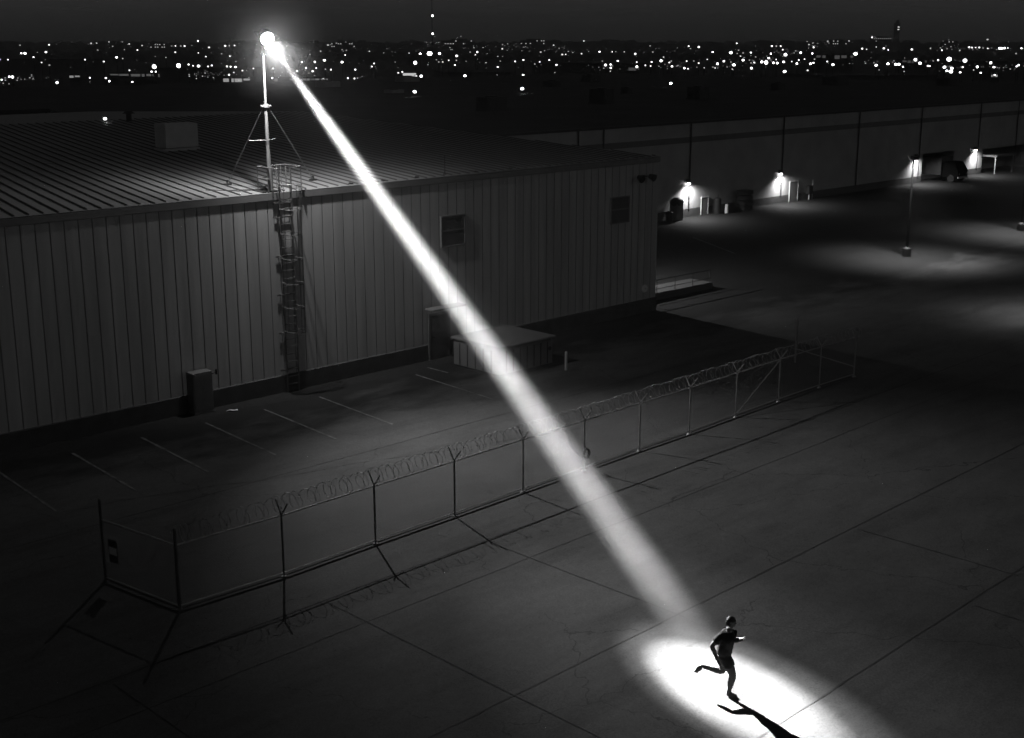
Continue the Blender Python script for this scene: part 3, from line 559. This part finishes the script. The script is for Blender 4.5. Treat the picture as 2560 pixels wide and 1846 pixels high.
C4=[(20,550,3),(75,540,3),(88,480,4),(10,520,2),(62,438,2),(43,408,2),(5,408,1),(88,621,3),(145,537,2),(190,553,3),(218,463,3),(204,525,2),(254,517,2),(318,470,3),(340,517,1),(308,556,3),(332,548,2),(327,418,2),(285,395,1),(323,380,1),(358,390,1),(286,611,2),(451,537,2),(502,563,3),(500,365,1),(445,368,1),(627,365,1),(691,472,4),(745,429,2),(783,434,1),(865,415,2),(931,427,2),(970,440,2),(824,335,2),(858,337,2),(897,335,2),(945,336,1),(875,568,3),(903,607,1),(976,556,3),(1043,560,3),(1070,560,3),(1108,582,3),(1120,620,1),(1173,436,2),(1210,522,4),(1252,551,3),(1337,575,3),(1322,573,2),(1406,525,3),(1501,517,4),(1466,584,3),(1530,594,3),(1490,615,3),(1525,622,3),(1432,442,2),(1333,427,1),(1495,378,1),(1480,395,1),(1510,382,1),(1476,430,1),(1585,445,1),(1638,529,4),(1623,584,2),(1605,628,2),(1749,582,3),(1720,608,1),(1783,632,2),(1861,548,3),(1893,584,3),(1940,590,1),(1905,650,2),(1665,418,2),(1690,420,2),(1720,420,2),(1752,420,2),(1785,424,1),(1825,427,2),(1925,427,3),(1945,427,3),(1970,425,3),(1998,424,2),(2115,426,2),(2145,426,3),(2215,432,2),(2218,480,2),(2251,478,2),(2105,567,3),(2088,578,2),(2158,574,2),(2262,571,2),(2073,470,1),(1817,353,1)]
pts=[]
for off,C in ((0,C1),(640,C2),(1280,C3),(1920,C4)):
    for (x,y,l) in C: pts.append((off+x/3.5437,y/3.5437,l))
def protolamp(mat,name):
    b=MB(); b.mi=0; b.tube((0,0,-1),(0,0,-.12),.012,n=5); b.tube((0,0,-.03),(.05,0,-.005),.012,n=5); b.mi=1; b.ball((.0,0,0),1.,8,5); return b
zones=[(640,'left of the searchlight mast'),(1087,'between the searchlight and the tall aerial'),(1850,'in mid city right of the tall aerial'),(9999,'in the dense cluster at the right of the city')]
lv={1:'faint speck-like lamp',2:'small white street lamp',3:'bright white street lamp',4:'very bright glaring lamp'}
mats={1:M['city1'],2:M['city2'],3:M['city3'],4:M['city3']}
meshes={}
for i,(px,py,l) in enumerate(pts):
    D=min(1380.,max(250.,17500./(max(py,104)-102)))*random.uniform(.93,1.04)
    p=far(px,py,D); rr={1:1.5,2:1.55,3:2.1,4:4.2}[l]*D/3232.*random.uniform(.7,1.25); hh=max(p.z,1.)
    key=(l,round(rr,1),int(hh/3))
    if key not in meshes:
        b=MB(); b.mi=0; b.tube((0,0,-hh),(0,0,-rr*.9),.12,.08,5); b.box(-.3,.3,-.12,.12,rr*.9,rr*.9+.12); b.mi=1; b.ball((0,0,0),rr,8,6)
        meshes[key]=b.build('street_lamp',[M['dark'],mats[l]]); o=meshes[key]
    else:
        o=meshes[key].copy(); col.objects.link(o)
    o.location=p; o.scale=(random.uniform(.8,1.5),random.uniform(.8,1.5),1.); zn=[z for lim,z in zones if px<lim][0]
    lab=lv[l]+' '+zn
    tag(o,lab,'street lamp',lv[l]+'s '+zn)
# uncountable glimmer: lit windows, yards and signs too small to tell apart
b=MB(); b2=MB(); rnd=random.Random(11)
for (cx,cy,sx,sy,n) in ((90,192,60,8,60),(540,182,50,10,60),(640,190,60,6,50),(770,178,60,10,80),(840,112,40,5,26),(1110,108,60,7,46),(1150,115,60,8,46),(1310,112,60,9,60),(1390,120,40,8,30),(1530,165,60,8,30),(1680,160,40,8,30),(1800,160,60,9,40),(1880,148,60,10,70),(1950,130,30,12,60),(2010,112,12,6,24),(2060,108,50,6,30),(2180,150,60,8,40),(2330,112,20,10,30),(2345,168,30,8,50),(2400,120,100,5,50),(2460,165,60,10,50),(1240,125,900,10,160),(1240,150,1200,18,120),(350,112,300,7,60)):
    for k in range(int(n*.6)):
        px=rnd.gauss(cx,sx*.5); py=min(rnd.gauss(cy,sy*.5),196); py=max(py,101)
        if px<-80 or px>2660: continue
        D=min(1390.,max(262.,17500./(max(py,104)-102)))*rnd.uniform(.97,1.05); p=far(px,py,D); q_=rnd.uniform(.45,1.15)*D/3232
        (b if rnd.random()<.7 else b2).box(p.x-q_,p.x+q_,p.y-q_,p.y+q_,p.z-q_*.8,p.z+q_*.8)
tag(b.build('city_glimmer',M['dimwin']),'dim glimmer of countless tiny windows and yards across the city',kind='stuff'); tag(b2.build('city_glimmer',M['win']),'scattered brighter pinpricks of far windows across the city',kind='stuff')
# roof lamps on the dark roofs
for k,(px,py,x,y) in enumerate([(243,293,20.96,36.),(1036,231,79.6,72.4),(1306,223,95.4,71.1),(1677,210,123.7,71.1)]):
    f=empty('roof_lamp',(x,y,z2(y) if k else 7.9),['dim lamp on the ridge of the ribbed roof at left','bright roof lamp on the dark roofs right of the searchlight beam','bright roof lamp in the middle of the long dark roof','bright roof lamp alone on the right part of the long dark roof'][k],'roof lamp','lamps on the dark roofs')
    if k==0: f.location=(19.6,29.,rz(29))
    b=MB(); b.tube((0,0,0),(0,0,.45 if k else .12),.05,n=6); b.build('stem',M['dark'],f); b=MB(); b.ball((0,0,.55 if k else .18),.085 if k==0 else .15,10,7,(1.3,1.,.9)); b.build('globe',M['city2'] if k==0 else M['lamp'],f)
# aerial mast and lit tower
D=900; p=far(1087,105,D); f=empty('radio_mast',(p.x,p.y,0),'tall thin lattice aerial with two warning lamps rising above the horizon','radio mast')
b=MB(); H_=52.
for k in range(3):
    t=2*PI*k/3; b.tube((.45*math.cos(t),.45*math.sin(t),0),(.3*math.cos(t),.3*math.sin(t),H_),.09,n=4)
z=0
while z<H_-2:
    for k in range(3):
        t,t2=2*PI*k/3,2*PI*(k+1)/3; r0=.45-.15*z/H_; b.tube((r0*math.cos(t),r0*math.sin(t),z),(r0*math.cos(t2),r0*math.sin(t2),z+2),.05,n=3,caps=False)
    z+=2
b.build('lattice',M['dark'],f)
for z in (13.4+61*D/3232,13.4+19.*D/3232):
    b=MB(); b.ball((.3,0,z),.62,10,7); b.build('warning_lamp',M['city3'],f)
for i,(px,D,wd,top,label) in enumerate([(2216,1350,4.5,54,'slim tall tower with lamps down its side on the right horizon'),(2178,1330,44,92,'broad block with a row of lit top windows left of the slim tower'),
   (2075,1300,34,99,'dim clump of buildings on the horizon above the dense cluster'),(2340,1300,20,101,'small speckled building on the right horizon'),(1330,1250,60,98,'low dim block on the horizon right of the tall aerial'),
   (1150,1200,70,98,'low speckled block on the horizon at the foot of the tall aerial'),(870,1250,60,106,'long low lit building on the horizon right of the searchlight'),(420,1250,36,108,'low dark block on the left horizon')]):
    p=far(px,105,D); W_=wd*D/3232/2; H_=13.4+(105-top)*D/3232; f=empty('distant_building',(p.x,p.y,0),label,'building',rz=YAW)
    b=MB(); b.box(-W_,W_,0,14,0,H_*.92); b.box(-W_*.5,W_*.6,2,10,H_*.92,H_); b.build('block',M['cityw'],f)
    nw=max(1,int(W_/2.2)); b=MB()
    for r_ in range(2 if i>1 else 4):
        for c_ in range(-nw,nw+1):
            if random.random()<(.35 if i not in (1,) else .8) and not(i==1 and r_>0 and random.random()<.8):
                x=c_*W_*.9/nw; z=H_*.86-r_*2.4; b.box(x-.5,x+.5,-.06,-.002,z,z+.8)
    if b.v: b.build('lit_windows',M['city1'] if i in (0,1,6) else M['win'],f)
# shed right of the beam, the light on its front put in as glow
p=far(1030,184,290.); f=empty('lit_shed',(p.x,p.y,0),'low white lit shed front beyond the roofs right of the beam','shed',rz=YAW)
b=MB(); b.box(-2.,2.,0,5,0,7.); b.build('wall',M['cityw'],f); b=MB(); b.box(-1.45,1.45,-.05,-.002,5.9,6.75); b.build('front_glow',emit('shed front glow',.55),f)
# rows of shop fronts / sheds, light on them put in as emission
for (x0,x1,y,D,s_,lab) in ((200,225,185,300,.25,'faint lit loading front at the far left'),(300,420,181,310,.08,'dim pale shed roofline at left of the city'),(575,640,192,260,.30,'lit strip of yard fronts left of the mast'),(690,830,192,262,.16,'long dim lit strip of fronts under the lamps right of the searchlight'),(2020,2110,137,480,.06,'pale dim block standing in for a lit hillside in the dense cluster'),(1540,1590,166,330,.06,'dim pale shed in the middle of the city'),(2450,2466,183,300,.35,'short bright lit strip at right of the city'),(2230,2290,149,430,.05,'dim grey building among bright lamps at right')):
    a=far(x0,y,D); c=far(x1,y,D); mid=(a+c)/2; W_=(c-a).length/2; f=empty('distant_building',(mid.x,mid.y,0),lab,'building',rz=YAW)
    b=MB(); b.box(-W_,W_,0,6,0,mid.z+.3); b.build('block',M['cityw'],f)
    b=MB(); x=-W_
    while x<W_-.3:
        w_=random.uniform(.4,2.4); 
        if random.random()<.72: b.box(x,min(x+w_,W_),-.05,-.002,mid.z-random.uniform(.3,.8)*D/300,mid.z)
        x+=w_+random.uniform(.1,.6)
    b.build('front_glow',emit('lit front',s_),f)
# dark bulks of low buildings between
for i,(px,y,D,wpx,h,lab) in enumerate([(520,150,420,230,5.,'black unlit building mass in the left of the city'),(1200,168,360,150,5.,'dark low shed right of the aerial foot'),(1480,150,480,300,5.5,'long black building mass in the middle of the city'),(1780,172,320,220,4.5,'dark shed below the middle lamps'),(2180,172,330,300,5.,'wide black shed below the dense cluster'),(2440,150,500,220,6.,'dark building at the right edge of the city'),(160,140,600,250,5.5,'dark low building at the left edge of the city')]):
    p=far(px,y,D); W_=wpx*D/3232/2; f=empty('distant_building',(p.x,p.y,0),lab,'building',rz=YAW+R(random.uniform(-14,14)))
    b=MB(); b.box(-W_,W_,0,22,0,h); b.build('block',M['cityw'],f); b=MB(); b.box(-W_-.3,W_+.3,-.3,22.3,h,h+.4); b.build('roof',M['flatroof'],f)
# far woods
def ico(c,r,sz):
    t=(1+5**.5)/2; vs=[(-1,t,0),(1,t,0),(-1,-t,0),(1,-t,0),(0,-1,t),(0,1,t),(0,-1,-t),(0,1,-t),(t,0,-1),(t,0,1),(-t,0,-1),(-t,0,1)]
    fs=[(0,11,5),(0,5,1),(0,1,7),(0,7,10),(0,10,11),(1,5,9),(5,11,4),(11,10,2),(10,7,6),(7,1,8),(3,9,4),(3,4,2),(3,2,6),(3,6,8),(3,8,9),(4,9,5),(2,4,11),(6,2,10),(8,6,7),(9,8,1)]
    k=r/1.9; return [(c[0]+v[0]*k*random.uniform(.8,1.2),c[1]+v[1]*k*random.uniform(.8,1.2),max(-.5,c[2]+v[2]*k*sz*random.uniform(.8,1.2))) for v in vs],fs
for (d0,d1,h0,h1,n,lab) in ((880,1280,4.,6.2,1300,'dark mass of low trees among the city lamps'),(1420,1950,9.5,12.,2600,'far dark wood along the horizon')):
    b=MB()
    for k in range(n):
        a=R(random.uniform(-52,52)); D=random.uniform(d0,d1)/1.; p=CAMP+(FWD*math.cos(a)+RT*math.sin(a))*D; h=random.uniform(h0,h1)*(1+.03*math.sin(a*31)+.02*math.sin(a*83))
        vs,fs=ico((p.x,p.y,h*.5),h*random.uniform(.55,1.2),.6*h/(h*.8)); b.add(vs,fs)
    tag(b.build('woodland',M['leaf']),lab,'trees',kind='stuff')
# ------------------------------------------------------------------ runner
ru=empty('person',(4.044,-26.965,-.004),'runner in dark shirt and shorts caught mid-stride in the pool of light','person',rz=R(-54.97))
def skinned(name,chains,mat,parent,sub=2,root=None):
    bm=bmesh.new(); lay=bm.verts.layers.skin.verify(); vd={}
    def V(k,p,r):
        if k in vd: return vd[k]
        v=bm.verts.new(p); v[lay].radius=(r*RS if r>.02 else r*1.1,)*2 if not isinstance(r,tuple) else (r[0]*RS*1.12,r[1]*RS*1.1); vd[k]=v; return v
    first=None
    for ch in chains:
        prev=None
        for (k,p,r) in ch:
            v=V(k,p,r)
            if first is None: first=v; v[lay].use_root=True
            if prev is not None and prev is not v and bm.edges.get((prev,v)) is None: bm.edges.new((prev,v))
            prev=v
    me=bpy.data.meshes.new(name); bm.to_mesh(me); bm.free(); me.materials.append(mat)
    o=bpy.data.objects.new(name,me); col.objects.link(o); o.parent=parent
    s=o.modifiers.new('Skin','SKIN'); s.use_smooth_shade=True; s.branch_smoothing=.3
    u=o.modifiers.new('Subdivision','SUBSURF'); u.levels=sub; u.render_levels=sub
    return o
RS=1.52
P=dict(pel=(-.175,0,.93),waist=(-.172,0,1.06),chest=(-.135,0,1.25),up=(-.11,0,1.40),neck=(-.095,0,1.485),hb=(-.075,0,1.555),
 shN=(-.235,-.17,1.42),elN=(-.43,-.24,1.22),wrN=(-.335,-.235,1.00),shF=(-.06,.16,1.38),elF=(.035,.235,1.14),wrF=(.175,.14,1.235),
 hiN=(-.135,-.085,.90),knN=(.035,-.095,.52),anN=(-.045,-.085,.095),hiF=(-.2,.085,.90),knF=(-.175,.11,.475),anF=(-.565,.125,.545))
def mid(a,b,t): return tuple(a[i]+(b[i]-a[i])*t for i in range(3))
def hand(tag_,w,dirv,side,curl):
    w=Vector(w); d=Vector(dirv).normalized(); s=Vector(side).normalized(); n=d.cross(s).normalized(); ch=[]
    palm=w+d*.05; kn=w+d*.085
    ch.append([('wr'+tag_,tuple(w),.026),('pa'+tag_,tuple(palm),.031),('kn'+tag_,tuple(kn),.030)])
    for i,(o_,l_) in enumerate(((-.027,.062),(-.009,.072),(.009,.067),(.027,.052))):
        b0=kn+s*o_; c1=b0+(d*math.cos(curl*.5)+n*math.sin(curl*.5))*l_*.5; c2=c1+(d*math.cos(curl*1.4)+n*math.sin(curl*1.4))*l_*.35; c3=c2+(d*math.cos(curl*2.2)+n*math.sin(curl*2.2))*l_*.3
        ch.append([('kn'+tag_,tuple(kn),.030),('f%d0'%i+tag_,tuple(b0+d*.008),.0105),('f%d1'%i+tag_,tuple(c1),.0095),('f%d2'%i+tag_,tuple(c2),.0085),('f%d3'%i+tag_,tuple(c3),.0075)])
    t0=palm-s*.028; t1=t0-s*.018+d*.028+n*.012; t2=t1+d*.026+n*.014
    ch.append([('pa'+tag_,tuple(palm),.031),('t0'+tag_,tuple(t0),.013),('t1'+tag_,tuple(t1),.0105),('t2'+tag_,tuple(t2),.0085)])
    return ch
body=[[('pel',P['pel'],(.095,.070)),('waist',P['waist'],(.085,.060)),('chest',P['chest'],(.105,.070)),('up',P['up'],(.085,.060)),('neck',P['neck'],.052),('hb',P['hb'],.055)]]
for s_ in 'NF':
    body.append([('up',P['up'],.1),('sh'+s_,P['sh'+s_],.048),('ua'+s_,mid(P['sh'+s_],P['el'+s_],.5),.042),('el'+s_,P['el'+s_],.038),('fa'+s_,mid(P['el'+s_],P['wr'+s_],.4),.038),('wr'+s_,P['wr'+s_],.026)])
    body.append([('pel',P['pel'],.1),('hi'+s_,P['hi'+s_],.074),('th'+s_,mid(P['hi'+s_],P['kn'+s_],.45),.078),('k'+s_,P['kn'+s_],.053),('ca'+s_,mid(P['kn'+s_],P['an'+s_],.33),.054),('cb'+s_,mid(P['kn'+s_],P['an'+s_],.75),.035),('an'+s_,P['an'+s_],.034)])
body[2]+= []
body.append([('anN',P['anN'],.034),('heN',(-.06,-.085,.045),.03),('meN',(.06,-.085,.035),.032),('toN',(.135,-.085,.025),.022)])
body.append([('anF',P['anF'],.034),('heF',(-.635,.125,.565),.03),('meF',(-.70,.125,.475),.032),('toF',(-.745,.125,.405),.022)])
body+=hand('N',P['wrN'],(.30,.05,-.9),(.2,-.95,0),.75)+hand('F',P['wrF'],(.85,-.35,.4),(.2,.6,.6),.95)
bo=skinned('body',body,M['skin'],ru,2)
# head as an own shaped surface joined over the neck, with face, ears and nose
hd=MB(); hc=Vector((-.052,0,1.665)); nu,nv=28,20; vs=[];fs=[]
for jv in range(nv+1):
    ph=PI*jv/nv
    for iu in range(nu):
        t=2*PI*iu/nu; x=math.sin(ph)*math.cos(t); y=math.sin(ph)*math.sin(t); z=math.cos(ph)
        rx=.098;ry=.076;rzz=.122
        if z<0: ry*=1-.28*(-z); rx*=(1-.10*(-z)) if x>0 else (1-.38*(-z))
        X=rx*x;Y=ry*y;Z=rzz*z
        fx=max(0,x)**6
        X+=fx*(.020*math.exp(-((z+.15)/.13)**2)*math.exp(-(y/.18)**2)+.010*math.exp(-((z+.52)/.09)**2)*math.exp(-(y/.3)**2)+.012*math.exp(-((z+.80)/.15)**2)-.010*math.exp(-((z-.02)/.10)**2)*math.exp(-((abs(y)-.36)/.16)**2))
        vs.append(hc+Vector((X,Y,Z)))
for jv in range(nv):
    for iu in range(nu): fs.append((jv*nu+iu,(jv+1)*nu+iu,(jv+1)*nu+(iu+1)%nu,jv*nu+(iu+1)%nu))
hd.add(vs,fs,True)
for sy in (-1,1): hd.ball((hc.x-.012,sy*.077,hc.z-.012),.03,8,6,(.7,.3,1.))
hd.build('head',M['skin'],ru)
hr=MB(); vs=[];fs=[]
for jv in range(11):
    ph=PI*.60*jv/10
    for iu in range(nu):
        t=2*PI*iu/nu; x=math.sin(ph)*math.cos(t); y=math.sin(ph)*math.sin(t); z=math.cos(ph); k=1+.04*random.uniform(-1,1)
        if x>.2: z=max(z,.30+.1*x); 
        vs.append(hc+Vector((.112*x*k-.008,.090*y*k,.138*z*k+.004)))
for jv in range(10):
    for iu in range(nu): fs.append((jv*nu+iu,(jv+1)*nu+iu,(jv+1)*nu+(iu+1)%nu,jv*nu+(iu+1)%nu))
hr.add(vs,fs,True); hr.build('hair',M['hair'],ru)
sh=[[('w0',(-.18,0,.90),(.150,.118)),('w1',P['waist'],(.146,.112)),('w2',P['chest'],(.172,.124)),('w3',P['up'],(.132,.098)),('w4',mid(P['up'],P['neck'],.95),.060)]]
for s_ in 'NF': sh.append([('w3',P['up'],.1),('s'+s_,P['sh'+s_],.074),('s2'+s_,mid(P['sh'+s_],P['el'+s_],.42),.064),('s3'+s_,mid(P['sh'+s_],P['el'+s_],.72),.060)])
skinned('shirt',sh,M['shirt'],ru,2)
st_=[[('p0',(-.178,0,.985),(.138,.11)),('p1',P['pel'],(.145,.118))]]
for s_ in 'NF': st_.append([('p1',P['pel'],.1),('q'+s_,P['hi'+s_],.104),('q2'+s_,mid(P['hi'+s_],P['kn'+s_],.35),.098),('q3'+s_,mid(P['hi'+s_],P['kn'+s_],.60),.092)])
skinned('shorts',st_,M['shorts'],ru,2)
skinned('shoe',[[('a',(-.082,-.085,.045),.040),('b',(.0,-.085,.045),.042),('c',(.075,-.085,.038),.040),('d',(.15,-.085,.028),.028)],[('b',(.0,-.085,.045),.04),('e',(-.045,-.085,.085),.040)]],M['shoe'],ru,2)
skinned('shoe',[[('a',(-.655,.125,.585),.040),('b',(-.672,.125,.51),.042),('c',(-.72,.125,.455),.040),('d',(-.765,.125,.385),.028)],[('b',(-.672,.125,.51),.04),('e',(-.61,.125,.548),.040)]],M['shoe'],ru,2)
# ------------------------------------------------------------------ haze
b=MB(); b.box(-2300,2300,-2300,2300,-1,64); o=b.build('haze',volmat('night air',.0003)); tag(o,'thin night haze over the yard and city','haze',kind='stuff')
# ------------------------------------------------------------------ render settings
sc.render.engine='CYCLES'; cy=sc.cycles
cy.use_denoising=True; cy.denoiser='OPENIMAGEDENOISE'
cy.denoising_input_passes='RGB_ALBEDO'; cy.use_adaptive_sampling=True; cy.adaptive_threshold=.02; cy.adaptive_min_samples=24
cy.max_bounces=4; cy.diffuse_bounces=2; cy.glossy_bounces=2; cy.transmission_bounces=2; cy.volume_bounces=0; cy.volume_max_steps=1024
cy.sample_clamp_indirect=.5; cy.caustics_reflective=False; cy.caustics_refractive=False; cy.use_light_tree=False
vs_=sc.view_settings; vs_.view_transform='Standard'; vs_.look='None'; vs_.exposure=0; vs_.gamma=1; vs_.use_curve_mapping=False
